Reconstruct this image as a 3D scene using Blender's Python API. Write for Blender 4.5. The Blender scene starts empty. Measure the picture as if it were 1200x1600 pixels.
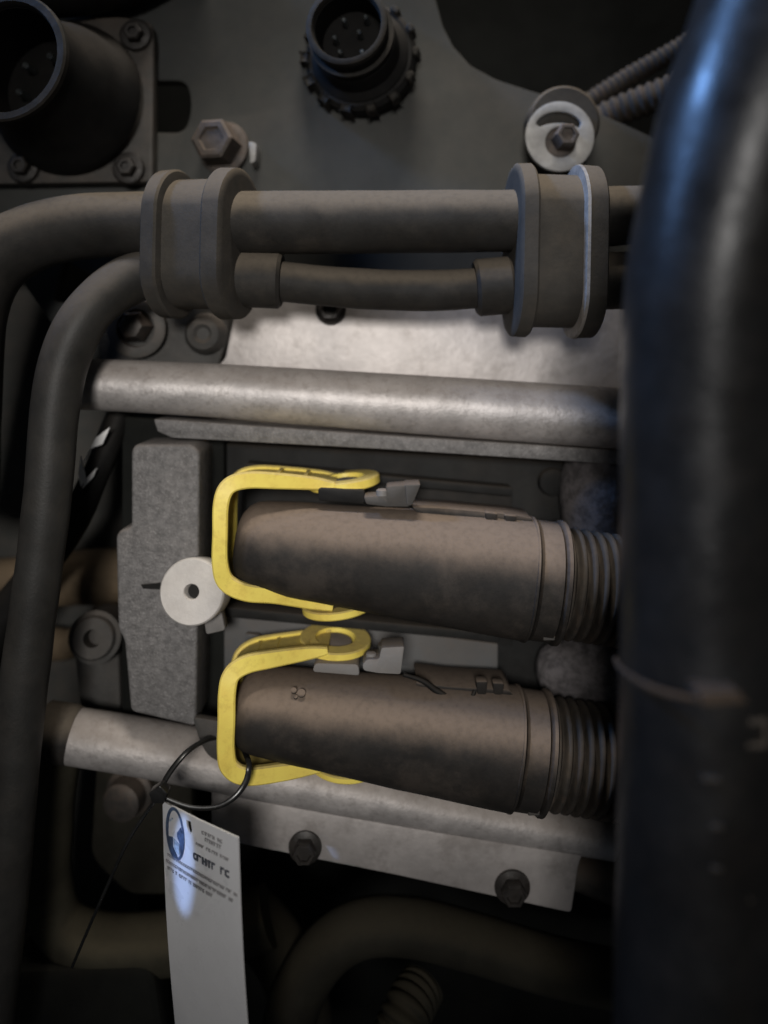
import bpy, bmesh, math, random
from mathutils import Vector, Matrix, noise as mnoise

# ---------------------------------------------------------------- camera, world, lights
sc = bpy.context.scene
col = sc.collection
S = 0.00025            # metres per layout unit (one layout unit = 0.25 mm at the connector plane)
D = 1300.0             # camera distance from the connector plane in layout units
CX, CZ = 600.0, 550.0  # foot of the camera axis on the layout grid

def k(d): return (D + d) / D
def w(x, y, d=0.0):
    """layout position (x right, y down, d = depth behind the connector plane) -> metres"""
    f = k(d)
    return Vector(((x - CX) * f * S, d * S, (CZ - y) * f * S))

cam_data = bpy.data.cameras.new('camera')
cam = bpy.data.objects.new('camera', cam_data); col.objects.link(cam)
cam.location = (0, -D * S, 0); cam.rotation_euler = (math.radians(90), 0, 0)
cam_data.sensor_fit = 'HORIZONTAL'; cam_data.sensor_width = 36
cam_data.lens = 36 * D / 1200.0
cam_data.shift_y = -250.0 / 1200.0
cam_data.clip_start = 0.005; cam_data.clip_end = 20
cam_data.dof.use_dof = True
cam_data.dof.focus_distance = (D - 85) * S
cam_data.dof.aperture_fstop = 4.6
sc.camera = cam

world = bpy.data.worlds.new('World'); sc.world = world; world.use_nodes = True
world.node_tree.nodes['Background'].inputs[0].default_value = (0.75, 0.85, 1.0, 1)
world.node_tree.nodes['Background'].inputs[1].default_value = 0.017

def area(name, pos, target, size, power, color, size_y=None, spread=180):
    l = bpy.data.lights.new(name, 'AREA'); l.energy = power; l.color = color
    l.shape = 'RECTANGLE'; l.size = size; l.size_y = size_y or size; l.spread = math.radians(spread)
    o = bpy.data.objects.new(name, l); col.objects.link(o)
    o.location = pos; o.rotation_euler = (Vector(target) - Vector(pos)).to_track_quat('-Z', 'Y').to_euler()
    return o
mid = w(600, 720, 0)
# daylight from the open bonnet above and behind the photographer
area('lamp_over_shoulder', (-0.05, -0.95, 0.15), w(570, 760, 0), 0.20, 0.225, (1.0, 0.97, 0.935), 0.16, 31)
area('lamp_overhead', (0.0, -0.105, 0.62), w(590, 800, 0), 0.20, 0.48, (1.0, 0.93, 0.84), 0.10, 70)
# blue sky light from the side of the bonnet, upper left
area('lamp_sky_side', (-0.56, -0.14, 0.50), w(1120, -160, -520), 0.10, 0.42, (0.22, 0.46, 1.0), 0.10, 40)
# narrow shaft of sky light that falls on the hanging tag
sp = bpy.data.lights.new('lamp_sky_shaft', 'SPOT'); sp.energy = 10.0; sp.color = (0.34, 0.52, 1.0)
sp.spot_size = math.radians(3.9); sp.spot_blend = 0.2; sp.shadow_soft_size = 0.002
spo = bpy.data.objects.new('lamp_sky_shaft', sp); col.objects.link(spo)
spo.location = (-0.36, -0.30, 0.05)
spo.scale = (0.34, 1, 1)
spo.rotation_euler = (w(288, 1350, -134) - spo.location).to_track_quat('-Z', 'Y').to_euler()

sc.view_settings.view_transform = 'Standard'; sc.view_settings.look = 'None'
sc.view_settings.exposure = 0.0; sc.view_settings.gamma = 1.0
sc.view_settings.use_curve_mapping = False
sc.render.engine = 'CYCLES'
sc.cycles.use_denoising = True
sc.cycles.max_bounces = 6

# ---------------------------------------------------------------- materials
MATS = {}
def mat(name, base, rough=0.6, metal=0.0, dust=0.0, dustcol=(0.19, 0.14, 0.105), var=0.25, vscale=60,
        bump=0.15, bscale=900, spec=0.4, stain=None, stain_amt=0.0, stain_scale=30, coat=0.0, sparkle=0.0, film=0.0):
    m = bpy.data.materials.new(name); m.use_nodes = True
    nt = m.node_tree; N = nt.nodes; L = nt.links
    b = N['Principled BSDF']
    b.inputs['Metallic'].default_value = metal
    b.inputs['Specular IOR Level'].default_value = spec
    b.inputs['Coat Weight'].default_value = coat
    tc = N.new('ShaderNodeTexCoord')
    geo = N.new('ShaderNodeNewGeometry')
    def nz(scale, detail=4, rough_=0.6, src=None):
        n = N.new('ShaderNodeTexNoise'); n.inputs['Scale'].default_value = scale
        n.inputs['Detail'].default_value = detail; n.inputs['Roughness'].default_value = rough_
        L.new(src or geo.outputs['Position'], n.inputs['Vector']); return n
    def mp(src, a, b_, c, d):
        n = N.new('ShaderNodeMapRange'); n.interpolation_type = 'SMOOTHSTEP'
        for i, v in zip((1, 2, 3, 4), (a, b_, c, d)): n.inputs[i].default_value = v
        L.new(src, n.inputs[0]); return n.outputs[0]
    def mul(a, b_):
        n = N.new('ShaderNodeMath'); n.operation = 'MULTIPLY'
        for i, v in enumerate((a, b_)):
            if isinstance(v, (int, float)): n.inputs[i].default_value = v
            else: L.new(v, n.inputs[i])
        return n.outputs[0]
    def mix(f, a, b_):
        n = N.new('ShaderNodeMix'); n.data_type = 'RGBA'
        if isinstance(f, (int, float)): n.inputs[0].default_value = f
        else: L.new(f, n.inputs[0])
        for i, v in ((6, a), (7, b_)):
            if isinstance(v, tuple): n.inputs[i].default_value = (*v, 1)
            else: L.new(v, n.inputs[i])
        return n.outputs[2]
    n1 = nz(vscale, 5, 0.65)
    lo = tuple(c * (1 - var) for c in base); hi = tuple(min(1, c * (1 + var)) for c in base)
    c = mix(mp(n1.outputs[0], 0.3, 0.7, 0, 1), lo, hi)
    if stain_amt:
        ns = nz(stain_scale, 7, 0.7)
        c = mix(mul(mp(ns.outputs[0], 0.48, 0.68, 0, 1), stain_amt), c, stain)
    rsock = None
    if film:                       # thin even film of dry dirt in patches
        nf = nz(110, 6, 0.7)
        ff = mul(mp(nf.outputs[0], 0.35, 0.7, 0.35, 1), film)
        c = mix(ff, c, dustcol)
    if dust:                       # dust that has settled on what faces up
        sep = N.new('ShaderNodeSeparateXYZ'); L.new(geo.outputs['Normal'], sep.inputs[0])
        nd = nz(75, 6, 0.7)
        add = N.new('ShaderNodeMath'); add.operation = 'MULTIPLY_ADD'
        L.new(nd.outputs[0], add.inputs[0]); add.inputs[1].default_value = 0.42
        L.new(sep.outputs[2], add.inputs[2])
        f = mul(mp(add.outputs[0], 0.20, 0.78, 0, 1), dust)
        nd2 = nz(420, 3, 0.6)
        f = mul(f, mp(nd2.outputs[0], 0.25, 0.6, 0.8, 1))
        c = mix(f, c, dustcol)
        if metal:
            L.new(mp(f, 0, 1, metal, 0.0), b.inputs['Metallic'])
        rsock = mp(f, 0, 1, rough, 0.9)
    if sparkle:
        v = nz(1500, 1, 0.5)
        c = mix(mul(mp(v.outputs[0], 0.6, 0.72, 0, 1), sparkle), c, (0.55, 0.53, 0.52))
    L.new(c, b.inputs['Base Color'])
    if rsock is not None: L.new(rsock, b.inputs['Roughness'])
    else:
        nr = nz(vscale * 2.3, 4)
        L.new(mp(nr.outputs[0], 0.3, 0.7, max(0.03, rough - 0.1), min(1, rough + 0.1)), b.inputs['Roughness'])
    if bump:
        nb = nz(bscale, 4, 0.6)
        bp = N.new('ShaderNodeBump'); bp.inputs['Strength'].default_value = bump
        bp.inputs['Distance'].default_value = 0.0006
        L.new(nb.outputs[0], bp.inputs['Height']); L.new(bp.outputs[0], b.inputs['Normal'])
    MATS[name] = m
    return m

mat('panel_paint', (0.046, 0.049, 0.047), 0.6, spec=0.25, dust=0.5, dustcol=(0.13, 0.11, 0.09), var=0.14, vscale=25, bump=0.05, film=0.15)
mat('flange_metal', (0.05, 0.051, 0.048), 0.6, dust=0.5, film=0.3, var=0.3)
mat('black_plastic', (0.008, 0.008, 0.008), 0.6, spec=0.15, dust=0.25, dustcol=(0.10, 0.085, 0.07), bump=0.05, film=0.06)
mat('hose_rubber', (0.017, 0.0165, 0.016), 0.65, spec=0.22, dust=0.9, stain=(0.07, 0.06, 0.05), stain_amt=0.4, stain_scale=34, dustcol=(0.145, 0.12, 0.092), var=0.35, vscale=45, film=0.10)
mat('thin_hose_rubber', (0.023, 0.023, 0.022), 0.5, spec=0.3, dust=0.6, dustcol=(0.13, 0.11, 0.09), var=0.25, vscale=45, film=0.12)
mat('clamp_rubber', (0.037, 0.035, 0.032), 0.75, spec=0.25, dust=0.8, dustcol=(0.145, 0.117, 0.086), var=0.2, film=0.2)
mat('highlight_pale', (0.24, 0.22, 0.2), 0.6, var=0.3, vscale=150)  # pale colour for the painted highlight on the right clamp
mat('aluminium', (0.56, 0.525, 0.505), 0.55, metal=0.52, dust=0.55, dustcol=(0.30, 0.245, 0.20), var=0.16, vscale=90, bump=0.35, bscale=500,
    stain=(0.24, 0.215, 0.2), stain_amt=0.45, stain_scale=260)
mat('aluminium_plate', (0.48, 0.445, 0.425), 0.52, metal=0.42, dust=0.2, dustcol=(0.3, 0.25, 0.2), var=0.12, vscale=60, bump=0.3, bscale=350,
    stain=(0.29, 0.26, 0.24), stain_amt=0.6, stain_scale=70)
mat('cast_iron', (0.19, 0.182, 0.178), 0.62, metal=0.25, dust=0.5, dustcol=(0.27, 0.23, 0.2), var=0.25, vscale=300, bump=0.9, bscale=900, sparkle=0.22)
mat('cast_dark', (0.05, 0.05, 0.048), 0.7, dust=0.5, dustcol=(0.15, 0.12, 0.095), var=0.3, vscale=60, bump=0.4, film=0.2)
mat('white_plastic', (0.62, 0.59, 0.56), 0.5, var=0.08, vscale=140, film=0.18, dustcol=(0.4, 0.34, 0.28))
mat('ecu_grey', (0.082, 0.088, 0.092), 0.6, dust=0.7, dustcol=(0.15, 0.11, 0.08), var=0.1, film=0.2)
mat('ecu_case', (0.013, 0.0135, 0.0135), 0.7, spec=0.2, dust=0.6, dustcol=(0.09, 0.072, 0.056), var=0.3, film=0.06)
mat('foam_grey', (0.135, 0.127, 0.133), 0.85, var=0.5, vscale=220, bump=1.0, bscale=420, film=0.2)
mat('connector_plastic', (0.0135, 0.013, 0.0125), 0.65, spec=0.22, dust=0.97, stain=(0.075, 0.062, 0.052), stain_amt=0.4, stain_scale=38, dustcol=(0.198, 0.152, 0.118), var=0.3, vscale=50, bump=0.12, bscale=700, film=0.07)
mat('latch_plastic', (0.21, 0.205, 0.20), 0.6, dust=0.5, film=0.25, var=0.12)
mat('yellow_plastic', (1.0, 0.76, 0.15), 0.45, dust=0.6, dustcol=(0.33, 0.24, 0.13), var=0.07, vscale=90, bump=0.06,
    stain=(0.48, 0.31, 0.05), stain_amt=0.28, stain_scale=210)
mat('conduit', (0.026, 0.025, 0.024), 0.7, spec=0.2, dust=0.4, dustcol=(0.125, 0.102, 0.08), film=0.55, var=0.35, vscale=130,
    stain=(0.11, 0.065, 0.04), stain_amt=0.45, stain_scale=170)
mat('bolt_steel', (0.075, 0.07, 0.065), 0.5, metal=0.5, dust=0.6, film=0.12, var=0.3, vscale=200, stain=(0.11, 0.06, 0.035), stain_amt=0.4, stain_scale=200)
mat('rusty_steel', (0.068, 0.062, 0.058), 0.6, metal=0.3, dust=0.5, film=0.3, var=0.35, vscale=250, stain=(0.085, 0.06, 0.047), stain_amt=0.5, stain_scale=220)
mat('zinc_washer', (0.36, 0.355, 0.345), 0.6, metal=0.2, var=0.15, vscale=160, film=0.15, dustcol=(0.3, 0.26, 0.22))
mat('near_rubber', (0.007, 0.0075, 0.008), 0.36, var=0.25, vscale=30, bump=0.2, bscale=700, spec=0.25, film=0.03)
mat('near_matte', (0.013, 0.0128, 0.0115), 0.9, spec=0.06, var=0.25, vscale=35, bump=0.1, film=0.03)
mat('clip_dim', (0.035, 0.03, 0.025), 0.7, film=0.1)
mat('bolt_dark', (0.022, 0.021, 0.02), 0.5, metal=0.2, var=0.3, vscale=200, film=0.1)
mat('rim_dark', (0.022, 0.0225, 0.021), 0.7, spec=0.15, var=0.25, vscale=120, film=0.12)
mat('latch_dark', (0.05, 0.049, 0.047), 0.6, dust=0.5, film=0.15, var=0.12)
mat('tie_black', (0.012, 0.012, 0.012), 0.3, bump=0)
mat('tie_brown', (0.04, 0.03, 0.023), 0.8, spec=0.1, film=0.15)
mat('tag_white', (0.56, 0.56, 0.57), 0.32, var=0.03, vscale=50, bump=0.03, bscale=120, film=0.05)
mat('tag_ink', (0.05, 0.055, 0.07), 0.5, bump=0)
mat('tag_ink_faint', (0.22, 0.215, 0.22), 0.5, bump=0)
mat('tag_logo', (0.05, 0.075, 0.13), 0.4, bump=0, var=0.5, vscale=500)
mat('tag_logo_pale', (0.28, 0.34, 0.42), 0.4, bump=0, var=0.5, vscale=400)
mat('dark_engine', (0.009, 0.0095, 0.0085), 0.85, spec=0.15, var=0.4, vscale=20, bump=0.3, bscale=90, dust=0.3, dustcol=(0.03, 0.026, 0.018))
mat('side_panel', (0.05, 0.054, 0.051), 0.75, var=0.25, vscale=14, dust=0.4, film=0.2)
mat('tan_hose', (0.16, 0.115, 0.07), 0.8, var=0.3, vscale=40, dust=0.5, dustcol=(0.22, 0.16, 0.1))
mat('drain_hose', (0.05, 0.045, 0.031), 0.8, var=0.3, vscale=35, dust=0.7, dustcol=(0.12, 0.10, 0.064), spec=0.2)
mat('olive_hose', (0.022, 0.020, 0.0145), 0.8, var=0.3, vscale=35, dust=0.6, dustcol=(0.048, 0.040, 0.026), spec=0.2)
mat('foil', (0.85, 0.84, 0.82), 0.4, var=0.05, bump=0.4, bscale=200)
mat('pin_metal', (0.28, 0.30, 0.30), 0.3, metal=0.9, bump=0)

# ---------------------------------------------------------------- object helpers
def finish(name, bm, m, parent=None, smooth=38, kind=None):
    """link a bmesh given in world metres as one object whose origin is its centre"""
    bmesh.ops.remove_doubles(bm, verts=bm.verts, dist=1e-7)
    bmesh.ops.recalc_face_normals(bm, faces=bm.faces)
    xs = [v.co for v in bm.verts]
    lo = Vector((min(c.x for c in xs), min(c.y for c in xs), min(c.z for c in xs)))
    hi = Vector((max(c.x for c in xs), max(c.y for c in xs), max(c.z for c in xs)))
    c = (lo + hi) / 2
    for v in bm.verts: v.co -= c
    me = bpy.data.meshes.new(name); bm.to_mesh(me); bm.free()
    for p in me.polygons: p.use_smooth = True
    me.set_sharp_from_angle(angle=math.radians(smooth))
    me.materials.append(MATS[m])
    o = bpy.data.objects.new(name, me); col.objects.link(o)
    o.location = c
    o['wpos'] = list(c)
    if parent is not None:
        o.parent = parent; o.location = c - Vector(parent['wpos'])
    if kind: o['kind'] = kind
    return o

def tag(o, label, cat, group=None):
    o['label'] = label; o['category'] = cat
    if group: o['group'] = group
    return o

def thing(name, label, cat, pos, group=None):
    o = bpy.data.objects.new(name, None); col.objects.link(o)
    o.empty_display_size = 0.01
    o.location = pos; o['wpos'] = list(pos)
    return tag(o, label, cat, group)

def frame_of(t):
    t = t.normalized()
    a = Vector((0, 0, 1)) if abs(t.z) < 0.9 else Vector((0, 1, 0))
    u = a.cross(t).normalized(); v = t.cross(u).normalized()
    return u, v

def catmull(P, sub):
    out = []
    n = len(P)
    for i in range(n - 1):
        p0 = P[max(0, i - 1)]; p1 = P[i]; p2 = P[i + 1]; p3 = P[min(n - 1, i + 2)]
        for j in range(sub):
            t = j / sub
            out.append(tuple(0.5 * ((2 * b) + (-a + c) * t + (2 * a - 5 * b + 4 * c - d) * t * t + (-a + 3 * b - 3 * c + d) * t ** 3)
                             for a, b, c, d in zip(p0, p1, p2, p3)))
    out.append(tuple(P[-1]))
    return out

def skin(bm, rings, caps=True):
    R = [[bm.verts.new(p) for p in ring] for ring in rings]
    n = len(R[0])
    for a, b in zip(R, R[1:]):
        for i in range(n):
            bm.faces.new((a[i], a[(i + 1) % n], b[(i + 1) % n], b[i]))
    if caps:
        bm.faces.new(R[0][::-1]); bm.faces.new(R[-1])
    return bm

def tube(pts, n=22, sub=8, bm=None, rfun=None, flat=1.0, caps=True, wob=0.0, seed=0):
    """pts: (x, y, d, r) in layout units, r as apparent radius at that depth"""
    bm = bm or bmesh.new()
    P = catmull([tuple(map(float, p)) for p in pts], sub) if len(pts) > 2 else \
        [tuple(a + (b - a) * i / sub for a, b in zip(pts[0], pts[1])) for i in range(sub + 1)]
    C = [w(p[0], p[1], p[2]) for p in P]
    rr = [p[3] * k(p[2]) * S for p in P]
    rings = []; u = None; L = 0.0
    for i, c in enumerate(C):
        t = (C[min(i + 1, len(C) - 1)] - C[max(i - 1, 0)]).normalized()
        if u is None: u, v = frame_of(t)
        else:
            u = (u - t * u.dot(t)).normalized(); v = t.cross(u).normalized()
        if i: L += (C[i] - C[i - 1]).length
        r = rr[i] * (rfun(L / S, i / (len(C) - 1)) if rfun else 1.0)
        if wob: r *= 1 + wob * mnoise.noise(Vector((L / S * 0.013 + seed, seed, 0)))
        rings.append([c + u * (math.cos(a) * r) + v * (math.sin(a) * r * flat)
                      for a in (2 * math.pi * j / n for j in range(n))])
    return skin(bm, rings, caps)

def lathe(origin, axis, prof, n=32, bm=None, rmod=None, closed=False, up=None):
    """prof: (t, r) in layout units along axis from origin (metres)"""
    bm = bm or bmesh.new()
    ax = Vector(axis).normalized(); u, v = frame_of(ax)
    rings = []
    for t, r in prof:
        c = origin + ax * (t * S)
        rings.append([c + (u * math.cos(a) + v * math.sin(a)) * (r * S * (rmod(a, t, r) if rmod else 1.0))
                      for a in (2 * math.pi * j / n for j in range(n))])
    if closed: rings.append(rings[0])
    return skin(bm, rings, caps=not closed)

def cyl(p0, p1, r0, r1=None, n=28, bev=2.0, bm=None):
    ax = p1 - p0; L = ax.length / S; r1 = r0 if r1 is None else r1
    return lathe(p0, ax, [(0, max(0.1, r0 - bev)), (bev, r0), (L - bev, r1), (L, max(0.1, r1 - bev))], n, bm)

def prism(outer, d0, d1, holes=(), bev=0.0, bm=None, fn=None, segs=2):
    """polygon(s) in layout x,y extruded from depth d0 (front) to d1 (back).  d may be callables of (x,y)."""
    bm2 = bmesh.new()
    es = []
    for loop in [outer] + list(holes):
        vs = [bm2.verts.new((x, y, 0)) for x, y in loop]
        es += [bm2.edges.new((vs[i], vs[(i + 1) % len(vs)])) for i in range(len(vs))]
    if holes:
        bmesh.ops.triangle_fill(bm2, edges=es, use_beauty=True, use_dissolve=False)
    else:
        bm2.faces.new(list(bm2.verts))
    ret = bmesh.ops.extrude_face_region(bm2, geom=list(bm2.faces))
    back = {g for g in ret['geom'] if isinstance(g, bmesh.types.BMVert)}
    f0 = d0 if callable(d0) else (lambda x, y: d0)
    f1 = d1 if callable(d1) else (lambda x, y: d1)
    dm = f0(outer[0][0], outer[0][1])
    for v in bm2.verts:
        x, y = v.co.x, v.co.y
        if fn: v.co = fn(x, y, (f1 if v in back else f0)(x, y))
        else:
            # straight sides: the back outline is the front outline moved back along depth
            p = w(x, y, f0(x, y))
            v.co = Vector((p.x, (f1 if v in back else f0)(x, y) * S, p.z))
    bmesh.ops.recalc_face_normals(bm2, faces=bm2.faces)
    if bev:
        ed = [e for e in bm2.edges if len(e.link_faces) == 2 and e.calc_face_angle(0) > 0.6]
        bmesh.ops.bevel(bm2, geom=ed, offset=bev * S, segments=segs, affect='EDGES', profile=0.5, clamp_overlap=True)
    if bm is None: return bm2
    me = bpy.data.meshes.new('tmp'); bm2.to_mesh(me); bm2.free(); bm.from_mesh(me); bpy.data.meshes.remove(me)
    return bm

def circle(cx, cy, rx, ry=None, n=28, a0=0.0, a1=2 * math.pi):
    ry = ry or rx
    return [(cx + rx * math.cos(a0 + (a1 - a0) * i / n), cy + ry * math.sin(a0 + (a1 - a0) * i / n)) for i in range(n)]

def rounded(pts, r, n=5):
    """round the corners of a polygon"""
    out = []
    m = len(pts)
    for i in range(m):
        p = Vector(pts[i]); a = Vector(pts[i - 1]) - p; b = Vector(pts[(i + 1) % m]) - p
        rr = min(r, a.length * 0.45, b.length * 0.45)
        s = p + a.normalized() * rr; e = p + b.normalized() * rr
        for j in range(n + 1):
            t = j / n
            q = s * (1 - t) ** 2 + p * (2 * t * (1 - t)) + e * t * t
            out.append((q.x, q.y))
    return out

def loft(secs, shape, n=40, bm=None, caps=True):
    """secs: (centre Vector, axis_rot Matrix3, a, b) ; shape(angle)->(y,z) for given a,b"""
    bm = bm or bmesh.new()
    rings = []
    for c, R, a, b in secs:
        ring = []
        for j in range(n):
            y, z = shape(2 * math.pi * j / n, a, b)
            ring.append(c + R @ Vector((0, y, z)))
        rings.append(ring)
    return skin(bm, rings, caps)

def superell(e):
    def f(t, a, b):
        c, s = math.cos(t), math.sin(t)
        return (a * math.copysign(abs(c) ** (2 / e), c), b * math.copysign(abs(s) ** (2 / e), s))
    return f
def stadium(t, R, H):
    c, s = math.cos(t), math.sin(t)
    return (R * c, R * s + math.copysign(max(0.0, H - R) * min(1.0, abs(s) * 6), s))

TOCAM = Vector((0, -1, 0))
def bolt(name, label, x, y, d, rf, rh, h, m='bolt_steel', axis=TOCAM, group=None, recess=True, washer=None):
    """hex flange bolt, seated at depth d, pointing at the viewer"""
    o = w(x, y, d)
    t = thing(name, label, 'bolt', o, group) if label else None
    kf = k(d)
    fl = lathe(o, axis, [(0, rf * kf * .96), (3, rf * kf), (6, rf * kf * .98), (9, rh * kf * 1.1), (9.5, rh * kf)], 30)
    finish('flange', fl, m, t)
    def hexm(a, tt, r):
        return math.cos(math.pi / 6) / math.cos((a % (math.pi / 3)) - math.pi / 6) * 1.08
    pr = [(8, rh * kf), (h - 3, rh * kf), (h, rh * kf * .86)]
    if recess: pr += [(h, rh * kf * .62), (h - 4, rh * kf * .55)]
    finish('hex_head', lathe(o, axis, pr, 48, rmod=hexm), m, t, smooth=25)
    return t

# ================================================================= SETTING
def plane(name, pts, d0, d1, m, kind='structure', **kw):
    return finish(name, prism(pts, d0, d1, **kw), m, kind=kind)

# dark depth of the engine bay behind everything
plane('engine_bay_wall', [(-700, -700), (1900, -700), (1900, 2300), (-700, 2300)], 560, 590, 'dark_engine')
# paler side panel far left
plane('side_panel_wall', [(-420, 380), (215, 470), (230, 1080), (190, 1900), (-420, 1900)], 330, 345, 'side_panel')

# painted mounting panel with a cut-out at upper right and a slot
slot = rounded([(225, 126), (292, 126), (300, 165), (290, 208), (225, 206)], 22)
tri = [(100, 405), (158, 440), (122, 478), (84, 470)]
opening_edge = [(672, -60), (680, -5), (692, 40), (708, 72), (735, 102), (775, 124), (830, 142), (905, 163), (1000, 205), (1120, 262), (1420, 380)]
pan = [(-420, -420), (660, -420)] + opening_edge + [(1420, 620), (200, 620), (128, 560), (80, 505), (48, 460), (20, 420), (-420, 380)]
pm = finish('mounting_panel_wall', prism(pan, 165, 195, holes=[slot, tri], bev=3), 'panel_paint', kind='structure')

# ================================================================= OBJECTS
# ---- big round connector with flange, upper left
t = thing('round_connector', 'large black round connector on a bolted flange plate at the upper left corner', 'connector', w(105, 150, 160))
fl = rounded([(112, 30), (188, 26), (236, 34), (240, 60), (238, 284), (-60, 288), (-60, 30)], 10)
finish('flange_plate', prism(fl, 132, 164, bev=3), 'flange_metal', t)
ax = (w(14, 92, -40) - w(112, 158, 132)).normalized()
o0 = w(108, 156, 134)
Lc = (w(14, 92, -40) - o0).length / S
body = lathe(o0, ax, [(0, 132), (18, 130), (30, 120), (60, 112), (Lc * .55, 96), (Lc - 13, 92), (Lc - 13, 83), (Lc - 128, 82)], 40)
finish('barrel', body, 'black_plastic', t)
rim = lathe(o0, ax, [(Lc - 14, 92), (Lc - 10, 99), (Lc, 100), (Lc + 3, 97), (Lc + 3, 87), (Lc - 4, 84), (Lc - 14, 84)], 44, closed=True)
finish('rim', rim, 'rim_dark', t)
finish('socket_floor', lathe(o0, ax, [(Lc - 130, 84), (Lc - 126, 84)], 30), 'black_plastic', t)
u, v = frame_of(ax)
for i in range(6):
    a = i * 1.05 + .3
    q = o0 + ax * ((Lc - 126) * S) + (u * math.cos(a) + v * math.sin(a)) * 45 * S
    finish('pin', cyl(q, q + ax * 30 * S, 6, n=12), 'pin_metal', t)
for x, y in ((213, 56), (38, 262), (202, 264)):
    tt = w(x, y, 132)
    f = lathe(tt, TOCAM, [(0, 27), (4, 28), (8, 25), (9, 19)], 28); p = finish('screw', f, 'bolt_dark', t)
    f = lathe(tt, TOCAM, [(9, 17), (24, 16), (26, 13), (26, 8), (20, 7)], 6); finish('screw_head', f, 'bolt_dark', p, smooth=20)

# ---- round bayonet connector, top centre
t = thing('bayonet_connector', 'black round multi pin connector with notched coupling ring at the top centre', 'connector', w(568, 98, 165))
ax = (w(541, 38, 20) - w(568, 100, 165)).normalized()
o0 = w(568, 100, 165); Lc = (w(541, 38, 20) - o0).length / S
def knurl(a, tt, r): return 1 + 0.0
finish('coupling_ring', lathe(o0, ax, [(0, 94), (8, 97), (30, 97), (36, 90), (36, 66), (10, 66)], 60, closed=True), 'black_plastic', t)
u, v = frame_of(ax)
for i in range(14):
    a = i * 2 * math.pi / 14
    dirn = u * math.cos(a) + v * math.sin(a); side = ax.cross(dirn)
    bm = bmesh.new()
    R = Matrix((dirn, side, ax)).transposed()
    bmesh.ops.create_cube(bm, size=1.0)
    for vv in bm.verts:
        q = Vector((vv.co.x * 12 * S, vv.co.y * 17 * S, vv.co.z * 34 * S))
        vv.co = o0 + dirn * 97 * S + ax * 24 * S + R @ q
    bmesh.ops.bevel(bm, geom=list(bm.edges), offset=3 * S, segments=1, affect='EDGES')
    finish('lug', bm, 'rim_dark', t)
finish('barrel', lathe(o0, ax, [(2, 88), (40, 84), (50, 72), (Lc * .62, 70), (Lc * .62 + 6, 64), (Lc - 11, 62), (Lc - 11, 54), (Lc - 64, 53)], 44), 'black_plastic', t)
finish('thread_ring', lathe(o0, ax, [(Lc * .70, 60), (Lc * .70, 70), (Lc * .76, 71), (Lc * .76, 60)], 44, closed=True), 'rim_dark', t)
finish('rim', lathe(o0, ax, [(Lc - 12, 60), (Lc - 10, 66), (Lc, 66), (Lc + 2, 63), (Lc + 2, 57), (Lc - 4, 55), (Lc - 12, 55)], 44, closed=True), 'rim_dark', t)
finish('socket_floor', lathe(o0, ax, [(Lc - 66, 52), (Lc - 62, 52)], 30), 'black_plastic', t)
for i, (a, rr) in enumerate(((.4, 14), (2.0, 30), (3.2, 28), (4.1, 32), (5.3, 34), (0.9, 38))):
    q = o0 + ax * ((Lc - 62) * S) + (u * math.cos(a) + v * math.sin(a)) * rr * S
    finish('pin', cyl(q, q + ax * 26 * S, 4.5, n=10), 'pin_metal', t)

# ---- dark cable boot crossing the very top left
tag(finish('cable_boot', tube([(-40, -30, 90, 46), (80, -22, 100, 48), (200, -40, 120, 46), (300, -90, 140, 46)]), 'black_plastic'),
    'black rubber cable boot crossing the top left edge above the large connector', 'cable')

# ---- rusty bolt over the left clamp
bolt('flange_bolt', 'dusty brown hex bolt just above the left hose clamp', 350, 232, 165, 42, 31, 56, 'rusty_steel', axis=Vector((-0.22, -1, 0.08)))
tag(finish('bracket_tab', prism(rounded([(388, 220), (401, 224), (399, 252), (391, 256)], 4), 120, 165, bev=1.5), 'zinc_washer'),
    'thin bare metal tab edge right of the brown bolt', 'bracket')

# ---- crescent washer, bolt and dark disc above the right clamp
tag(finish('rubber_disc', lathe(w(872, 202, 160), TOCAM, [(0, 60), (8, 62), (48, 61), (54, 56)], 40), 'clamp_rubber'),
    'dark round disc behind the pale washer at the upper right', 'disc')
wash = circle(875, 213, 54, 55, 44)
cres = circle(873, 200, 37, 26, 14, math.pi + .25, 2 * math.pi - .1) + circle(873, 205, 34, 13, 12, -0.35, -math.pi + .35)
hole = circle(876, 222, 24, 24, 22)
hole = hole + []
t = tag(finish('washer', prism(wash, 92, 102, holes=[cres, hole], bev=1.5), 'zinc_washer'),
        'pale grey washer with a crescent slot above the right clamp', 'washer')
bolt('washer_bolt', 'small grimy bolt through the pale crescent washer', 876, 222, 108, 27, 17, 46, 'rusty_steel', axis=Vector((0.06, -1, 0.05)))

# ---- two corrugated conduits upper right
def corr(period, depth):
    return lambda L, t: 1 - depth * (0.5 + 0.5 * math.cos(2 * math.pi * L / period)) ** 1.5
tag(finish('wiring_conduit', tube([(900, 172, 260, 15), (980, 122, 230, 16), (1075, 68, 190, 17), (1180, 0, 150, 18)], rfun=corr(12, .16), sub=50, n=16), 'conduit'),
    'thin ribbed conduit nearest the top right opening', 'conduit', 'ribbed conduits at the upper right')
tag(finish('wiring_conduit', tube([(880, 216, 240, 20), (960, 176, 210, 24), (1060, 138, 170, 27), (1180, 90, 140, 30)], rfun=corr(16, .16), sub=50, n=18), 'conduit'),
    'thicker ribbed conduit just above the washer and right clamp', 'conduit', 'ribbed conduits at the upper right')

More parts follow.
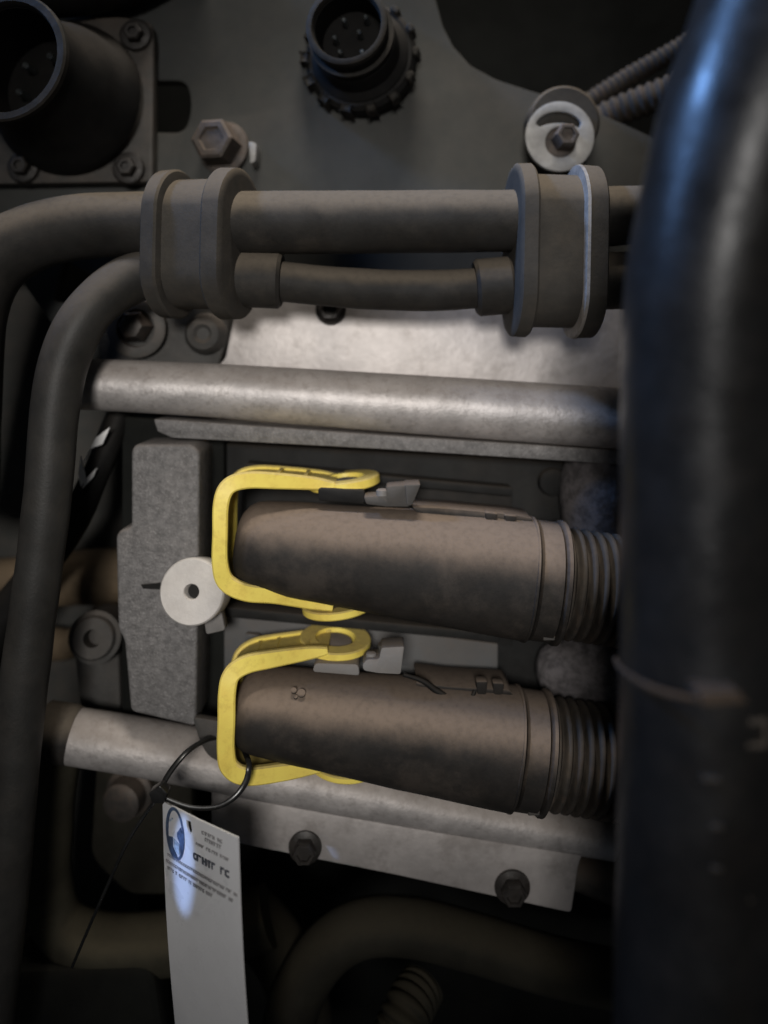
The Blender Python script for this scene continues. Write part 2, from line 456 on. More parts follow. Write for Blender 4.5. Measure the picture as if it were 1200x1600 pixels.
# ---- upper hose
tag(finish('coolant_hose', tube([(1120, 338, -6, 46), (1000, 336, -8, 46), (850, 344, -10, 48), (600, 347, -10, 49), (400, 348, -14, 49), (317, 349, -2, 49), (235, 350, 14, 50), (130, 354, 10, 51),
                                 (50, 372, -6, 52), (-12, 412, -20, 54), (-46, 490, -30, 54), (-54, 600, 0, 54), (-60, 800, 60, 54)], sub=10, n=30, wob=.03), 'hose_rubber'),
    'thick dusty rubber hose running across the top and bending down at the left', 'hose')
# ---- lower thinner hose with sleeves
t = thing('sleeved_hose', 'thinner sagging hose between the two clamps with wider sleeves at its ends', 'hose', w(590, 450, 0))
finish('hose', tube([(400, 436, 2, 31), (440, 440, 2, 31), (520, 448, 2, 32), (600, 453, 2, 32), (680, 454, 2, 32), (750, 450, 2, 32), (800, 446, 2, 32)], sub=8, wob=.03), 'hose_rubber', t)
for a, b, r in (((330, 433, 2), (441, 438, 2), 45), ((742, 450, 2), (800, 445, 2), 45), ((900, 440, 2), (984, 438, 2), 45)):
    finish('sleeve', cyl(w(*a), w(*b), r, n=32, bev=5), 'hose_rubber', t)
finish('hose_end', cyl(w(970, 438, 2), w(1120, 436, 2), 34), 'hose_rubber', t)

# ---- thin hose sweeping down the left
tag(finish('bent_hose', tube([(310, 426, 0, 38), (245, 426, 12, 38), (190, 444, -6, 38), (135, 492, -38, 38), (102, 560, -48, 38), (86, 640, -54, 37), (76, 760, -58, 36),
                              (62, 880, -60, 36), (46, 1000, -60, 36), (32, 1120, -60, 36), (20, 1260, -60, 35), (6, 1420, -60, 35), (-20, 1640, -60, 35)], sub=10, n=26, wob=.05, seed=3), 'thin_hose_rubber'),
    'long grey rubber hose curving down the left side from the left clamp', 'hose')

# ---- clamps
def clamp(label, xs, yc, R, H, yaw, roll, d, bright=None):
    t = thing('hose_clamp', label, 'clamp', w((xs[0] + xs[-1]) / 2, yc, d), 'double hose clamps')
    c0 = w((xs[0] + xs[-1]) / 2, yc, d)
    Rm = Matrix.Rotation(math.radians(yaw), 3, 'Z') @ Matrix.Rotation(math.radians(roll), 3, 'Y')
    kk = k(d) * S
    xm = (xs[0] + xs[-1]) / 2
    def part(name, prof, m):
        secs = []
        for x, e in prof:
            secs.append((c0 + Rm @ Vector(((x - xm) * kk, 0, 0)), Rm, (R + e) * kk, (H + e) * kk))
        return finish(name, loft(secs, stadium, 72), m, t)
    a, b, c, e = xs
    part('edge_flange', [(a, 0), (a + 1, 8), (a + 4, 12), (b - 5, 13), (b - 1.5, 10), (b, 0)], 'clamp_rubber')
    part('band', [(b - 6, -4), (b - 5, -3), (c + 5, -3), (c + 6, -4)], 'clamp_rubber')
    part('edge_flange', [(c, 0), (c + 1.5, 10), (c + 5, 13), (e - 4, 12), (e - 1, 8), (e, 0)], 'clamp_rubber')
    if bright:
        part('edge_highlight', [(c - 1, 3), (c, 12.5), (c + 4.5, 13.6), (c + 5.5, 3)], 'highlight_pale')  # pale ring painted as the highlight along the right flange edge
    return t
clamp('dusty grey double hose clamp at the left below the brown bolt', (250, 280, 350, 384), 382, 64, 104, -16, 1.5, -2)
clamp('dusty grey double hose clamp at the right under the pale washer', (797, 826, 895, 930), 393, 64, 122, 4, 1.0, -4, bright=True)

# ---- aluminium plate behind hoses
tag(finish('aluminium_plate', prism(rounded([(338, 574), (352, 560), (362, 510), (378, 440), (1250, 440), (1250, 640), (338, 625)], 6), 118, 128, bev=2), 'aluminium_plate'),
    'pale dusty aluminium plate behind the upper rail', 'plate')
bolt('plate_bolt', 'small dark bolt head on the aluminium plate just under the sagging hose', 517, 484, 116, 24, 17, 30, 'bolt_dark')

# ---- grey cast bracket with grommet at left
t = thing('cast_bracket', 'grey cast bracket with a ringed bolt behind the left clamp', 'bracket', w(260, 530, 120))
br = rounded([(150, 470), (250, 440), (350, 470), (358, 520), (345, 560), (330, 600), (170, 600), (150, 540)], 22)
finish('casting', prism(br, 108, 160, bev=5), 'cast_dark', t)
finish('grommet', lathe(w(217, 514, 106), TOCAM, [(0, 46), (8, 50), (16, 49), (18, 44), (18, 32), (8, 30)], 40, closed=True), 'flange_metal', t)
bm = lathe(w(214, 510, 106), Vector((-.1, -1, 0)), [(0, 29), (14, 28), (30, 20), (32, 12), (32, 1)], 6)
finish('bolt_head', bm, 'bolt_steel', t, smooth=20)
finish('lug_boss', lathe(w(322, 522, 108), TOCAM, [(0, 36), (12, 34), (26, 26), (30, 16), (24, 10)], 30), 'cast_dark', t)

# ---- upper rail
t = thing('aluminium_rail', 'bare round aluminium rail running across above the yellow levers', 'rail', w(540, 630, 55))
finish('tube', tube([(104, 599, 52, 40), (330, 610, 52, 42), (650, 632, 52, 46), (1000, 656, 52, 48), (1250, 674, 52, 49)], sub=12, n=36), 'aluminium', t)
# ---- bracket lip below rail
tag(finish('bracket_lip', prism([(240, 655), (268, 656), (600, 680), (1000, 706), (1250, 722), (1250, 744), (1000, 728), (600, 702), (268, 684), (246, 674)], 44, 130, bev=2), 'cast_iron'),
    'thin grey bracket flange edge directly below the upper rail', 'bracket')

# ---- control unit body (the thing the connectors plug into)
t = thing('control_unit', 'dark grey control unit housing behind the two plugged connectors', 'control unit', w(640, 930, 130))
finish('case', prism(rounded([(318, 690), (1250, 742), (1250, 1330), (318, 1230)], 12), 134, 300, bev=5), 'ecu_case', t)
finish('header', prism([(384, 724), (800, 766), (800, 1010), (384, 965)], 100, 140, bev=2), 'ecu_case', t)
finish('header', prism([(350, 958), (560, 978), (778, 1006), (778, 1240), (350, 1180)], 98, 140, bev=2), 'ecu_grey', t)
finish('header_wall', prism([(384, 724), (800, 762), (800, 775), (384, 737)], 70, 110, bev=1.5), 'ecu_case', t)
finish('header_wall', prism([(348, 948), (780, 990), (780, 1004), (348, 964)], 60, 110, bev=1.5), 'ecu_case', t)
for x, y in ((395, 998), (425, 1003)):
    finish('rib', prism(rounded([(x - 12, y - 8), (x + 12, y - 6), (x + 14, y + 14), (x - 12, y + 12)], 4), 86, 100, bev=1), 'ecu_grey', t)
finish('boss', lathe(w(862, 752, 122), TOCAM, [(0, 24), (12, 22), (14, 14)], 24), 'ecu_case', t)

# rough grey boots behind the conduit ends
tag(finish('foam_sleeve', tube([(930, 700, 110, 40), (934, 760, 96, 58), (936, 820, 96, 60), (940, 890, 110, 50)], sub=10, wob=.1), 'foam_grey'),
    'rough grey crumbly sleeve behind the upper ribbed conduit', 'sleeve', 'rough grey sleeves')
tag(finish('foam_sleeve', tube([(838, 1046, 112, 8), (846, 1046, 110, 30), (866, 1046, 106, 44), (900, 1048, 98, 52), (950, 1052, 96, 56), (1060, 1060, 105, 58)], sub=10, wob=.1, seed=7), 'foam_grey'),
    'rough grey crumbly sleeve between the upper and lower ribbed conduits', 'sleeve', 'rough grey sleeves')

# ---- cast block at left
t = thing('cast_block', 'rough grey cast block standing left of the yellow levers', 'block', w(250, 1110, 60))
blk = rounded([(205, 704), (212, 694), (300, 694), (312, 706), (310, 900), (306, 1136), (204, 1112), (194, 1000), (184, 984), (181, 838), (188, 828), (205, 824)], 9)
def bdep(x, y): return 14 + max(0, (x - 290)) * 0.5
finish('casting', prism(blk, 12, 150, bev=8, segs=3), 'cast_iron', t)
finish('back_web', prism(rounded([(190, 650), (350, 662), (352, 1150), (190, 1130)], 10), 110, 170, bev=4), 'dark_engine', t)
finish('slit', prism([(220, 914), (250, 911), (250, 921), (224, 920)], 8, 14), 'black_plastic', t)

# ---- white bushing
t = thing('bushing', 'round white plastic bushing with a small hole on the cast block', 'bushing', w(300, 925, 10))
axb = (w(298, 925, -34) - w(318, 918, 30)).normalized()
ob = w(299, 925, -34) - axb * 52 * S
finish('body', lathe(ob, axb, [(0, 11), (0, 49), (46, 51), (50, 50), (52, 48), (52, 12.5), (49, 11)], 48, closed=True), 'white_plastic', t)
finish('stem', lathe(ob - axb * 40 * S, axb, [(0, 12), (0, 34), (41, 34), (41, 12)], 32, closed=True), 'white_plastic', t)
finish('hole_shade_plug', lathe(ob, axb, [(20, 11.4), (34, 11.4)], 24), 'black_plastic', t)  # black plug added inside the hole to stand for its shade
finish('lug', prism(rounded([(318, 965), (346, 955), (352, 985), (322, 992)], 5), -2, 24, bev=2), 'latch_plastic', t)

# ---- connectors
def connector(label, x0, y0, x1, y1, h0, h1, d, roll):
    t = thing('wiring_connector', label, 'connector', w((x0 + x1) / 2, (y0 + y1) / 2, d), 'large wiring connectors')
    P0, P1 = w(x0, y0, d), w(x1, y1, d)
    ax = (P1 - P0).normalized()
    # local frame: ax ~ x, depth y
    zz = ax.cross(Vector((0, 1, 0))).normalized()
    R = Matrix((ax, Vector((0, 1, 0)), zz)).transposed()
    prof = [(0.0, .34), (.004, .52), (.013, .69), (.03, .84), (.055, .94), (.09, .985), (.14, 1.0), (.2, 1.015)]
    secs = []
    for tt in [p[0] for p in prof] + [.3, .4, .5, .6, .7, .8, .9, 1.0]:
        sc_ = next((p[1] for p in prof if p[0] == tt), 1.0)
        h = (h0 + (h1 - h0) * min(1, max(0, (tt - .1) / .75)) ** 1.1)
        if tt > .6: h *= 1 - .03 * math.sin((tt - .6) / .4 * math.pi)
        dep = (70 + (h1 - 70) * tt)
        secs.append((P0.lerp(P1, tt), R, dep * sc_ * S, h * sc_ * k(d) * S))
    finish('cover', loft(secs, superell(2.35), 48), 'connector_plastic', t, smooth=50)
    L = (P1 - P0).length / S
    # collar at the cable end
    def ring(name, a, b, r, m='connector_plastic'):
        s = [(P0 + ax * (q * S), R, rr * S, rr * S) for q, rr in ((a, r - 6), (a + 3, r), (b - 3, r), (b, r - 6))]
        return finish(name, loft(s, superell(2.15), 44), m, t)
    ring('collar', L - 4, L + 5, h1 * 1.035)
    ring('collar', L + 6, L + 42, h1 * .985)
    ring('collar', L + 42, L + 53, h1 * 1.03)
    q = P0 + ax * ((L + 24) * S) + Vector((0, -h1 * .62 * S, -h1 * .76 * S))
    bmt = bmesh.new(); bmesh.ops.create_cube(bmt, size=1.0)
    for vv in bmt.verts: vv.co = q + Vector((vv.co.x * 18 * S, vv.co.y * 10 * S, vv.co.z * 8 * S))
    bmesh.ops.bevel(bmt, geom=list(bmt.edges), offset=1.5 * S, segments=1, affect='EDGES')
    finish('collar_tab', bmt, 'latch_dark', t)
    # base under the cover
    bx = [(x0 + 40, y0 - h0 * .55), (x1 - 40, y1 - h1 * .7), (x1 - 40, y1 + h1 * .7), (x0 + 40, y0 + h0 * .55)]
    finish('base', prism(rounded(bx, 8), 20, 104, bev=3), 'black_plastic', t)
    return t, P0, P1, ax, R, L

def conduit_from(P1, ax, R, L, P0, r, label, bend):
    # ribbed conduit with uneven ribs
    t = thing('ribbed_conduit', label, 'conduit', P0 + ax * (L + 50) * S, 'ribbed conduits at the connectors')
    bm = bmesh.new(); rings = []
    n = 40; pos = P0 + ax * ((L + 46) * S); dirn = ax.copy()
    period = 16.0; steps = 230; step = 260.0 / steps
    rnd = random.Random(int(r * 10))
    side0 = Vector((0, 1, 0))
    for i in range(steps + 1):
        s = i * step
        dirn = (ax + Vector((0, 0, -1)) * bend * (s / 260.0) + Vector((0, .1, 0)) * (s / 260)).normalized()
        z = dirn.cross(side0).normalized(); y = z.cross(dirn).normalized()
        ph = (s / period) % 1.0
        rr = r * (1 - .17 * (.5 + .5 * math.cos(2 * math.pi * ph)) ** 2.2)
        tilt = .0
        ring = []
        for j in range(n):
            a = 2 * math.pi * j / n
            q = 1 + .012 * mnoise.noise(Vector((int(s / period) * 3.1, math.cos(a) * 2, math.sin(a) * 2)))
            ring.append(pos + (y * math.cos(a) + z * math.sin(a)) * rr * q * S + dirn * (tilt * math.sin(a) * rr * S))
        rings.append(ring)
        pos = pos + dirn * step * S
    finish('ribbed_tube', skin(bm, rings), 'conduit', t, smooth=50)
    finish('end_cuff', loft([(P0 + ax * ((L + q) * S), R, rr * S, rr * S) for q, rr in ((40, r * .9), (52, r * .96), (58, r * .96), (60, r * .85))], superell(2), 40), 'conduit', t)

c1 = connector('upper dusty black wiring connector under the upper yellow lever', 370, 846, 822, 903, 68, 92, 0, 0)
conduit_from(c1[2], c1[3], c1[4], c1[5], c1[1], 86, 'ribbed conduit leaving the upper connector at the right', .12)
c2 = connector('lower dusty black wiring connector under the lower yellow lever', 368, 1102, 800, 1167, 62, 88.5, 0, 0)
conduit_from(c2[2], c2[3], c2[4], c2[5], c2[1], 84, 'ribbed conduit leaving the lower connector at the right', .05)

def P(t, name, pts, d0, d1, m='latch_plastic', bev=1.5, r=4, holes=()):
    return finish(name, prism(rounded(pts, r) if r else pts, d0, d1, bev=bev, holes=holes), m, t)
# latches, slides on the upper connector
t = c1[0]
P(t, 'slide_latch', [(568, 776), (602, 774), (604, 760), (636, 757), (640, 792), (604, 792), (572, 788)], -46, -6, 'latch_dark')
P(t, 'latch_hook', [(632, 757), (658, 756), (644, 790), (636, 790)], -48, -2, 'latch_dark')
finish('latch_button', lathe(w(597, 774, -40), Vector((0, 0, 1)), [(0, 9), (8, 9), (10, 6)], 16), 'latch_plastic', t)
P(t, 'pivot_boss', [(497, 762), (570, 766), (570, 788), (497, 782)], -30, 50, 'black_plastic', r=6)
P(t, 'lock_tongue', [(644, 792), (700, 795), (800, 804), (832, 810), (832, 820), (760, 816), (735, 825), (708, 823), (690, 812), (650, 800)], -14, 60, 'connector_plastic', r=3)
P(t, 'lock_tab', [(758, 800), (778, 802), (776, 813), (760, 813)], -22, 0, 'connector_plastic')
P(t, 'lock_tab', [(788, 804), (808, 806), (806, 816), (790, 815)], -22, 0, 'connector_plastic')
P(t, 'lower_boss', [(497, 926), (570, 928), (566, 946), (500, 942)], -30, 50, 'black_plastic', r=6)
P(t, 'lower_latch', [(570, 934), (632, 938), (626, 962), (606, 966), (600, 952), (572, 946)], -20, 40, 'latch_dark')
# on the lower connector
t = c2[0]
P(t, 'slide_latch', [(566, 1038), (574, 1030), (592, 1030), (596, 1012), (632, 1010), (626, 1054), (590, 1052), (568, 1048)], -56, -12)
finish('latch_socket', lathe(w(609, 1010, -28), Vector((0, 0, 1)), [(-14, 17), (4, 18), (4, 11), (-6, 9)], 22, closed=False), 'ecu_grey', t)
finish('latch_button', lathe(w(580, 1030, -40), Vector((0, 0, 1)), [(0, 8), (10, 8), (12, 5)], 16), 'latch_plastic', t)
P(t, 'pivot_boss', [(492, 1036), (560, 1038), (562, 1056), (488, 1050)], -30, 50, 'latch_plastic', r=6)
P(t, 'lock_tongue', [(650, 1066), (700, 1073), (795, 1078), (802, 1086), (745, 1087), (735, 1093), (708, 1092), (676, 1078), (650, 1071)], -18, 64, 'connector_plastic', r=3)
P(t, 'lock_tab', [(744, 1064), (762, 1064), (760, 1086), (746, 1086)], -24, -4, 'connector_plastic')
P(t, 'lock_tab', [(770, 1066), (788, 1067), (786, 1086), (772, 1086)], -22, -4, 'connector_plastic')
finish('gap_shadow_strip', tube([(630, 1054, -30, 3), (660, 1064, -28, 4), (684, 1081, -28, 5), (708, 1092, -28, 5), (734, 1091, -28, 4), (742, 1080, -24, 3)], sub=6, n=10), 'black_plastic', t)  # black strip painted in for the shadow in the gap under the tongue
P(t, 'lower_peg', [(586, 1201), (612, 1203), (610, 1217), (588, 1215)], -50, 0)

for x, y, r in ((459, 1079, 4.5), (471, 1083, 6), (462, 1089, 3.5)):
    finish('moulded_mark', lathe(w(x, y, -56), Vector((0, -.8, .6)), [(-3, r), (1.2, r), (2, r * .7), (2, r * .3)], 14), 'connector_plastic', t)
# ---- yellow locking levers
def lever(label, pts, ringA, ringB, ribs, depth):
    t = thing('locking_lever', label, 'lever', w(pts[len(pts) // 2][0], pts[len(pts) // 2][1], pts[len(pts) // 2][2]), 'yellow locking levers')
    C = catmull([tuple(map(float, p)) for p in pts], 7)
    def ribbon(name, th0, f0, f1, off=0.0):
        bm = bmesh.new(); rings = []
        for i, p in enumerate(C):
            a = C[max(0, i - 1)]; b = C[min(len(C) - 1, i + 1)]
            tx, ty = b[0] - a[0], b[1] - a[1]; l = math.hypot(tx, ty); nx, ny = ty / l, -tx / l
            th = th0 * p[3]
            base = w(p[0], p[1], p[2]); kk = k(p[2]) * S
            nv = Vector((nx, 0, -ny)) * kk
            c = .2
            ring = []
            e = min(2.5, th * .3)
            for (s_, dd) in ((-th / 2 + e, f0), (th / 2 - e, f0), (th / 2, f0 + e), (th / 2, f1 - e), (th / 2 - e, f1), (-th / 2 + e, f1), (-th / 2, f1 - e), (-th / 2, f0 + e)):
                ring.append(base + nv * (s_ + off) + Vector((0, dd * S, 0)))
            rings.append(ring)
        return finish(name, skin(bm, rings), 'yellow_plastic', t)
    ribbon('bail', 25, 0, 12)
    ribbon('web', 8, 10, depth - 4)
    ribbon('back_flange', 20, depth - 8, depth)
    for j in ribs:
        p = C[j]; q = C[j + 1]
        a = Vector((p[0], p[1])); tdir = (Vector((q[0], q[1])) - a).normalized(); nn = Vector((tdir.y, -tdir.x))
        poly = [a - tdir * 3 - nn * 9, a + tdir * 3 - nn * 9, a + tdir * 3 + nn * 9, a - tdir * 3 + nn * 9]
        finish('rib', prism([(v_.x, v_.y) for v_ in poly], p[2] + 8, p[2] + depth - 4), 'yellow_plastic', t)
    for (x, y, d, r, th, axv) in (ringA, ringB):
        o = w(x, y, d)
        finish('pivot_ring', lathe(o, axv, [(-th / 2, r - 2), (-th / 2 + 2, r), (th / 2 - 2, r), (th / 2, r - 2), (th / 2, r * .57), (-th / 2, r * .53)], 44, closed=True), 'yellow_plastic', t)
        finish('pivot_pin', lathe(o, axv, [(-th, r * .46), (th * .1, r * .46), (th * .2, r * .36)], 28), 'latch_plastic', t)
    return t
axu = Vector((-.11, -.03, 1))
lever('upper yellow locking lever bail, square to its connector',
      [(522, 760, -24, .5), (490, 756, -28, .8), (430, 752, -46, 1), (386, 751, -58, 1.05), (357, 760, -64, 1.05), (345, 786, -68, 1), (343, 836, -70, .95), (343, 884, -68, 1),
       (353, 912, -64, 1.1), (384, 927, -60, 1.1), (430, 932, -48, 1), (485, 943, -28, .8), (520, 950, -24, .5)],
      (538, 752, 32, 57, 15, axu), (528, 945, 32, 57, 13, axu), (9, 14, 66, 72), 100)
lever('lower yellow locking lever bail holding the tag tie, tilted up at its ring',
      [(512, 1018, -24, .5), (480, 1022, -28, .85), (420, 1032, -48, 1.1), (384, 1040, -58, 1.15), (361, 1056, -64, 1.1), (354, 1084, -68, 1.1), (353, 1128, -70, 1.1), (352, 1174, -68, 1.1),
       (358, 1202, -66, 1.15), (384, 1215, -62, 1.15), (440, 1209, -50, 1.1), (500, 1199, -30, .8), (548, 1194, -22, .4)],
      (524, 1001, 34, 57, 13, Vector((.06, -.12, 1))), (540, 1190, 34, 57, 11, Vector((.06, -.05, 1))), (7, 13, 18, 66, 74), 92)

# ---- lower rail with boot
t = thing('lower_rail', 'bare aluminium rail with a dark rubber end at the lower left', 'rail', w(540, 1230, 60))
finish('tube', tube([(104, 1148, 56, 42), (240, 1170, 56, 43), (420, 1205, 56, 43), (640, 1250, 56, 38), (960, 1312, 56, 30)], sub=12, n=36), 'aluminium', t)
finish('rubber_end', lathe(w(64, 1140, 56), w(130, 1151, 56) - w(64, 1140, 56), [(0, 40), (6, 46), (50, 47), (58, 44), (60, 36)], 36), 'hose_rubber', t)
finish('weld_tab', prism(rounded([(300, 1120), (420, 1140), (420, 1200), (350, 1195), (325, 1182), (312, 1160)], 10), 6, 22, bev=2), 'cast_dark', t)
t = thing('lower_plate', 'pale aluminium mounting strip under the lower rail held by two bolts', 'plate', w(640, 1340, 40))
pl = rounded([(330, 1226), (560, 1262), (912, 1332), (904, 1352), (893, 1427), (860, 1420), (620, 1368), (390, 1322), (330, 1308)], 7)
finish('strip', prism(pl, 34, 44, bev=3), 'aluminium_plate', t)
finish('groove_lip', prism([(370, 1228), (560, 1256), (912, 1326), (912, 1336), (560, 1268), (370, 1238)], 26, 40, bev=3), 'aluminium', t)
bolt('strip_bolt', 'dark hex bolt on the aluminium strip nearer the white tag', 477, 1322, 34, 26, 17, 27, 'bolt_dark', axis=Vector((0, -1, .02)), group='strip bolts')
bolt('strip_bolt', 'dark hex bolt near the right end of the aluminium strip', 800, 1384, 34, 28, 18, 28, 'bolt_dark', axis=Vector((0, -1, -.05)), group='strip bolts')
tag(finish('stub_pipe', cyl(w(890, 1358, 90), w(970, 1382, 70), 28, 34), 'flange_metal'), 'short dull grey stub beside the right end of the aluminium strip', 'pipe')

# ---- dark odds and ends at the left
t = thing('boss_tube', 'dark round boss with a hole left of the cast block', 'boss', w(150, 1000, 150))
axb = (w(144, 998, 90) - w(168, 985, 180)).normalized(); ob = w(168, 985, 180)
Lb = (w(144, 998, 90) - ob).length / S
finish('body', lathe(ob, axb, [(0, 46), (Lb - 14, 44), (Lb - 12, 36), (Lb - 4, 36), (Lb, 33), (Lb, 15), (Lb - 30, 14), (Lb - 30, 1)], 36), 'cast_dark', t)
finish('rib', prism(rounded([(115, 1010), (185, 1000), (190, 1160), (130, 1150)], 10), 140, 200, bev=4), 'cast_dark', t)
tag(finish('tan_hose', tube([(-60, 920, 270, 40), (90, 905, 262, 42), (200, 898, 255, 42), (300, 890, 250, 42)], wob=.05), 'tan_hose'),
    'tan dusty hose crossing behind the left rubber hose', 'hose')
tag(finish('tan_cable', tube([(-40, 1010, 280, 26), (70, 1006, 272, 26), (120, 1000, 260, 22), (190, 930, 250, 15), (260, 900, 250, 15)], wob=.05), 'tan_hose'),
    'thin tan cable running into the dark boss at the left', 'cable')
tag(finish('black_cable', tube([(190, 640, 130, 20), (152, 735, 96, 21), (112, 820, 100, 24), (60, 890, 120, 26), (0, 975, 130, 30), (-60, 1080, 110, 32)], sub=8, wob=.05), 'black_plastic'),
    'black cable running diagonally behind the left rubber hose', 'cable')
# torn white wrap around the cable
bm = bmesh.new()
wr = [((172, 667), (150, 684), (140, 702), (160, 694)), ((126, 712), (122, 740), (126, 760), (134, 750)), ((134, 748), (128, 764), (146, 745), (152, 730)), ((140, 702), (133, 715), (128, 728), (137, 712))]
for q in wr:
    prism(list(q), lambda x, y: 60 + (x - 150) * .3, lambda x, y: 64 + (x - 150) * .3, bm=bm)
tag(finish('torn_wrap', bm, 'foil'), 'torn bright white scrap of wrap on the black cable left of the block', 'wrap')
# drop hose below the lower rail end
tag(finish('drain_hose', tube([(100, 1150, 90, 34), (88, 1200, 90, 34), (80, 1290, 96, 34), (76, 1370, 104, 36), (92, 1440, 110, 40), (150, 1474, 112, 44), (230, 1476, 112, 45), (330, 1462, 114, 45), (420, 1430, 120, 45)], sub=9, n=26, wob=.04), 'drain_hose'),
    'olive brown hose dropping from the rail end and turning right behind the tag', 'hose')
t = thing('casting_arm', 'dark casting arm with a bolt below the lower rail at the left', 'casting', w(200, 1300, 150))
finish('arm', prism(rounded([(150, 1180), (300, 1200), (300, 1330), (270, 1400), (200, 1400), (140, 1340)], 20), 150, 210, bev=8), 'olive_hose', t)
finish('bolt_head', lathe(w(205, 1236, 150), Vector((-.15, -1, 0)), [(0, 42), (8, 42), (12, 34), (40, 32), (44, 24)], 36), 'bolt_steel', t)
# bottom hoses
tag(finish('lower_hose', tube([(440, 1680, 60, 41), (456, 1580, 64, 41), (500, 1496, 70, 41), (560, 1452, 76, 41), (640, 1448, 80, 41), (740, 1472, 84, 41), (860, 1508, 88, 41), (980, 1532, 92, 41), (1150, 1550, 92, 41)], sub=10, n=26), 'olive_hose'),
    'dark dusty hose arching across the bottom right', 'hose')
tag(finish('lower_elbow', tube([(330, 1400, 170, 44), (400, 1440, 160, 46), (450, 1510, 150, 46), (475, 1600, 150, 46), (480, 1700, 150, 46)], sub=8), 'olive_hose'),
    'shadowed hose elbow right of the white tag at the bottom', 'hose')
tag(finish('bottom_conduit', tube([(600, 1680, 40, 40), (632, 1590, 60, 40), (660, 1540, 110, 36)], rfun=corr(13, .15), sub=40), 'olive_hose'),
    'ribbed conduit end peeping up at the bottom edge', 'conduit')
tag(finish('lower_casting', prism(rounded([(-300, 1530), (240, 1510), (300, 1900), (-300, 1900)], 30), 60, 160, bev=12), 'dark_engine'),
    'dark casting filling the bottom left corner', 'casting')

# ---- near black hose at the right
t = thing('near_hose', 'out of focus thick black hose close to the lens down the right edge', 'hose', w(1090, 1600, -450))
finish('hose', tube([(1420, -420, -470, 150), (1330, -200, -470, 150), (1246, 0, -470, 148), (1176, 180, -468, 140), (1130, 340, -464, 132), (1106, 460, -460, 127),
                     (1098, 570, -455, 123), (1094, 720, -451, 121), (1093, 1000, -450, 121), (1089, 1300, -450, 121), (1084, 1600, -450, 122), (1080, 1850, -450, 122)], sub=10, n=48, wob=.025), 'near_rubber', t)
sq = rounded([(1148, 1126), (1200, 1122), (1200, 1168), (1150, 1170)], 4)
sqi = rounded([(1160, 1134), (1194, 1132), (1194, 1160), (1162, 1162)], 3)
finish('clip_window', prism(sq, -527, -490, holes=[sqi], bev=1), 'clip_dim', t)
for (x, y, l, dd) in ((1100, 1216, 24, -533), (1112, 1290, 18, -532), (1112, 1356, 16, -532), (1150, 1404, 26, -526)):
    finish('rib_mark', prism([(x, y), (x + l, y + 1), (x + l, y + 5), (x, y + 4)], dd, -505), 'clip_dim', t)
tie = [(962, 1030, -400, 4), (970, 1044, -452, 4.5), (1000, 1066, -509, 5), (1040, 1082, -532, 5), (1092, 1092, -538, 5), (1150, 1094, -529, 6), (1200, 1088, -499, 6), (1224, 1074, -440, 6)]
t = thing('hose_tie', 'brown dusty cable tie wrapped round the near black hose', 'cable tie', w(1092, 1092, -538))
finish('strap', tube(tie, sub=8, n=10), 'tie_brown', t)
finish('head', prism(rounded([(1092, 1083), (1158, 1081), (1162, 1100), (1096, 1103)], 5), -552, -520, bev=2), 'tie_brown', t)

# ---- white hanging tag
cTL, cTR = w(254, 1252, -100), w(371, 1309, -196)
cBL, cBR = w(278, 1660, -128), w(400, 1782, -212)
def card(u_, v_, off):
    p = (cTL * (1 - u_) + cTR * u_) * (1 - v_) + (cBL * (1 - u_) + cBR * u_) * v_
    nrm = (cTR - cTL).cross(cBL - cTL).normalized()
    if nrm.y > 0: nrm = -nrm
    bend = math.sin(v_ * math.pi * 1.1) * 5 * S + math.sin(u_ * math.pi) * 2 * S
    return p + nrm * (off * S + bend)
def card_prism(poly, o0, o1, holes=()):
    return prism(poly, o0, o1, holes=holes, fn=lambda x, y, d: card(x, y, d))
t = thing('paper_tag', 'white printed tag hanging from the black cable tie at the lower left', 'tag', cBL)
edge = [(0.0, .012), (.03, 0.0), (.5, 0), (1, 0)] + [(1, i / 10) for i in range(1, 11)] + [(0.5, 1)] + [(0, 1 - i / 10) for i in range(0, 10)]
slit = [(.345, .022), (.41, .02), (.425, .05), (.41, .066), (.375, .064), (.352, .045)]
finish('card', card_prism(edge, 0, -3, holes=[slit]), 'tag_white', t, smooth=60)
rnd = random.Random(5)
def glyphs(u0, u1, v0, h, m, dens=.6, gw=.016, name='printed_line', o=1.2):
    bm = bmesh.new(); x = u0
    while x < u1:
        gw_ = gw * rnd.uniform(.7, 1.3)
        if rnd.random() < .14: x += gw_; continue
        kind = rnd.random(); th = gw_ * .3
        for (a, b, c, d_) in ([(0, 0, .3, 1), (.3, 0, 1, .22)] if kind < .3 else [(0, 0, .3, 1), (.7, 0, 1, 1), (.3, .4, .7, .6)] if kind < .55 else [(0, .1, .35, .9), (.35, .75, 1, 1), (.35, 0, 1, .22)] if kind < .8 else [(.3, 0, .65, 1), (0, 0, 1, .2)]):
            card_prism_into(bm, [(x + a * gw_, v0 + b * h), (x + c * gw_, v0 + b * h), (x + c * gw_, v0 + d_ * h), (x + a * gw_, v0 + d_ * h)], o, .4, kind)
        x += gw_ * 1.28
    finish(name, bm, m, t)
def card_prism_into(bm, poly, o0, o1, seed):
    prism(poly, o0 + seed * .3, o1, bm=bm, fn=lambda x, y, d: card(x, y, d))
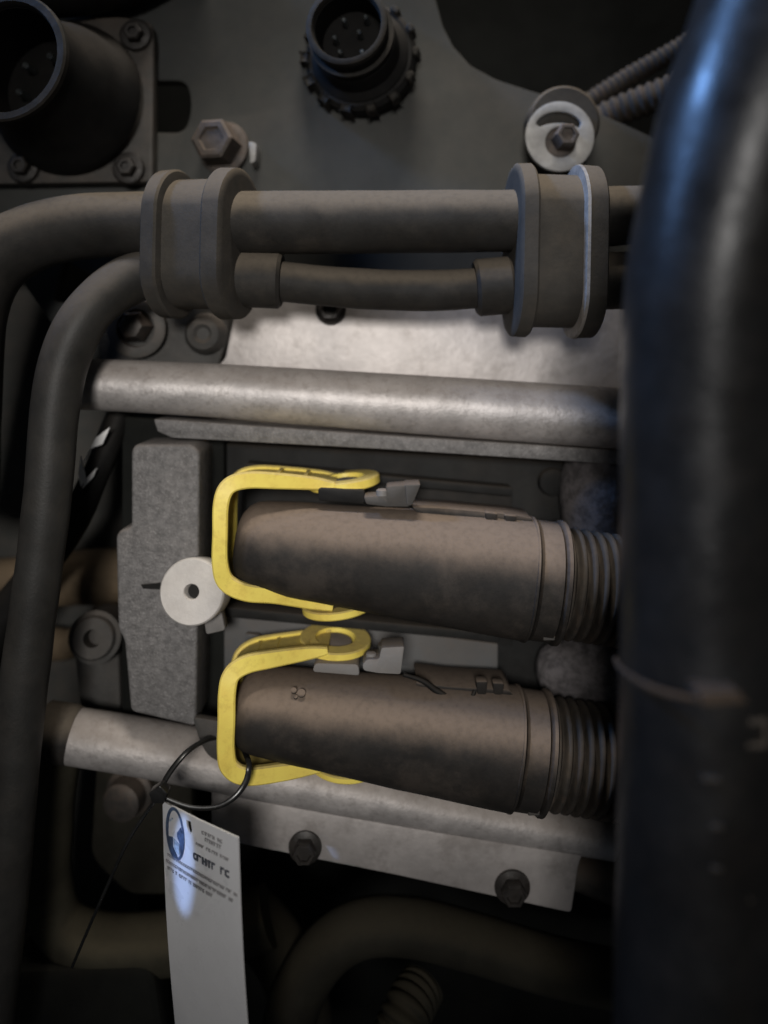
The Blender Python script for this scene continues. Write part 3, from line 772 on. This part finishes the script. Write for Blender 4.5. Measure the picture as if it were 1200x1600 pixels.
# text block at upper right
glyphs(.56, .80, .030, .012, 'tag_ink_faint', gw=.026)
glyphs(.60, .82, .050, .013, 'tag_ink_faint', gw=.026)
glyphs(.48, .88, .082, .010, 'tag_ink_faint', gw=.02)
glyphs(.44, .90, .124, .024, 'tag_ink', gw=.044)
glyphs(.04, .97, .186, .010, 'tag_ink_faint', gw=.02)
glyphs(.04, .93, .212, .011, 'tag_ink_faint', gw=.02)
glyphs(.06, .66, .236, .011, 'tag_ink_faint', gw=.02)
# oval emblem with a dark figure
def oval(cu, cv, a, b, n=30): return [(cu + a * math.cos(2 * math.pi * i / n), cv + b * math.sin(2 * math.pi * i / n)) for i in range(n)]
lg = finish('emblem', card_prism(oval(.185, .095, .135, .098), 1.2, .4, holes=[oval(.19, .095, .105, .086)]), 'tag_logo', t)
finish('emblem_figure', card_prism([(.27, .06), (.30, .09), (.30, .14), (.26, .165), (.25, .12), (.215, .10), (.22, .085)], 1.3, .4), 'tag_logo', lg)
finish('emblem_figure', card_prism([(.09, .118), (.15, .112), (.15, .15), (.20, .172), (.22, .186), (.15, .172), (.10, .145)], 1.4, .4), 'tag_logo', lg)
finish('emblem_shade', card_prism([(.16, .115), (.24, .125), (.245, .165), (.18, .16)], 1.25, .4), 'tag_logo_pale', lg)
finish('emblem_shade', card_prism([(.10, .055), (.15, .04), (.16, .045), (.11, .062)], 1.25, .4), 'tag_logo_pale', lg)

# ---- black tie of the tag
t = thing('tag_tie', 'black plastic cable tie looped round the lower yellow lever', 'cable tie', w(248, 1244, -104))
loop = [(246, 1246, -108, 4.6), (262, 1212, -92, 5), (290, 1177, -66, 5), (318, 1158, -26, 5), (336, 1153, 10, 5), (354, 1152, 34, 5), (372, 1160, 14, 5), (384, 1178, -40, 5), (389, 1198, -82, 5), (384, 1222, -98, 5),
        (366, 1246, -108, 4.6), (338, 1261, -112, 4), (300, 1262, -112, 4), (268, 1252, -110, 4), (252, 1244, -108, 4)]
finish('loop', tube(loop, sub=7, n=10, flat=.7), 'tie_black', t)
finish('head', prism(rounded([(232, 1240), (250, 1228), (262, 1240), (256, 1256), (238, 1256)], 3), -120, -100, bev=2), 'tie_black', t)
finish('tail', tube([(246, 1246, -110, 5), (224, 1276, -114, 5), (198, 1318, -118, 5), (166, 1388, -112, 4.6), (136, 1456, -100, 4.4), (113, 1510, -90, 4)], sub=7, n=10, flat=.55), 'tie_black', t)

for o in list(bpy.data.objects):
    if 'wpos' in o: del o['wpos']
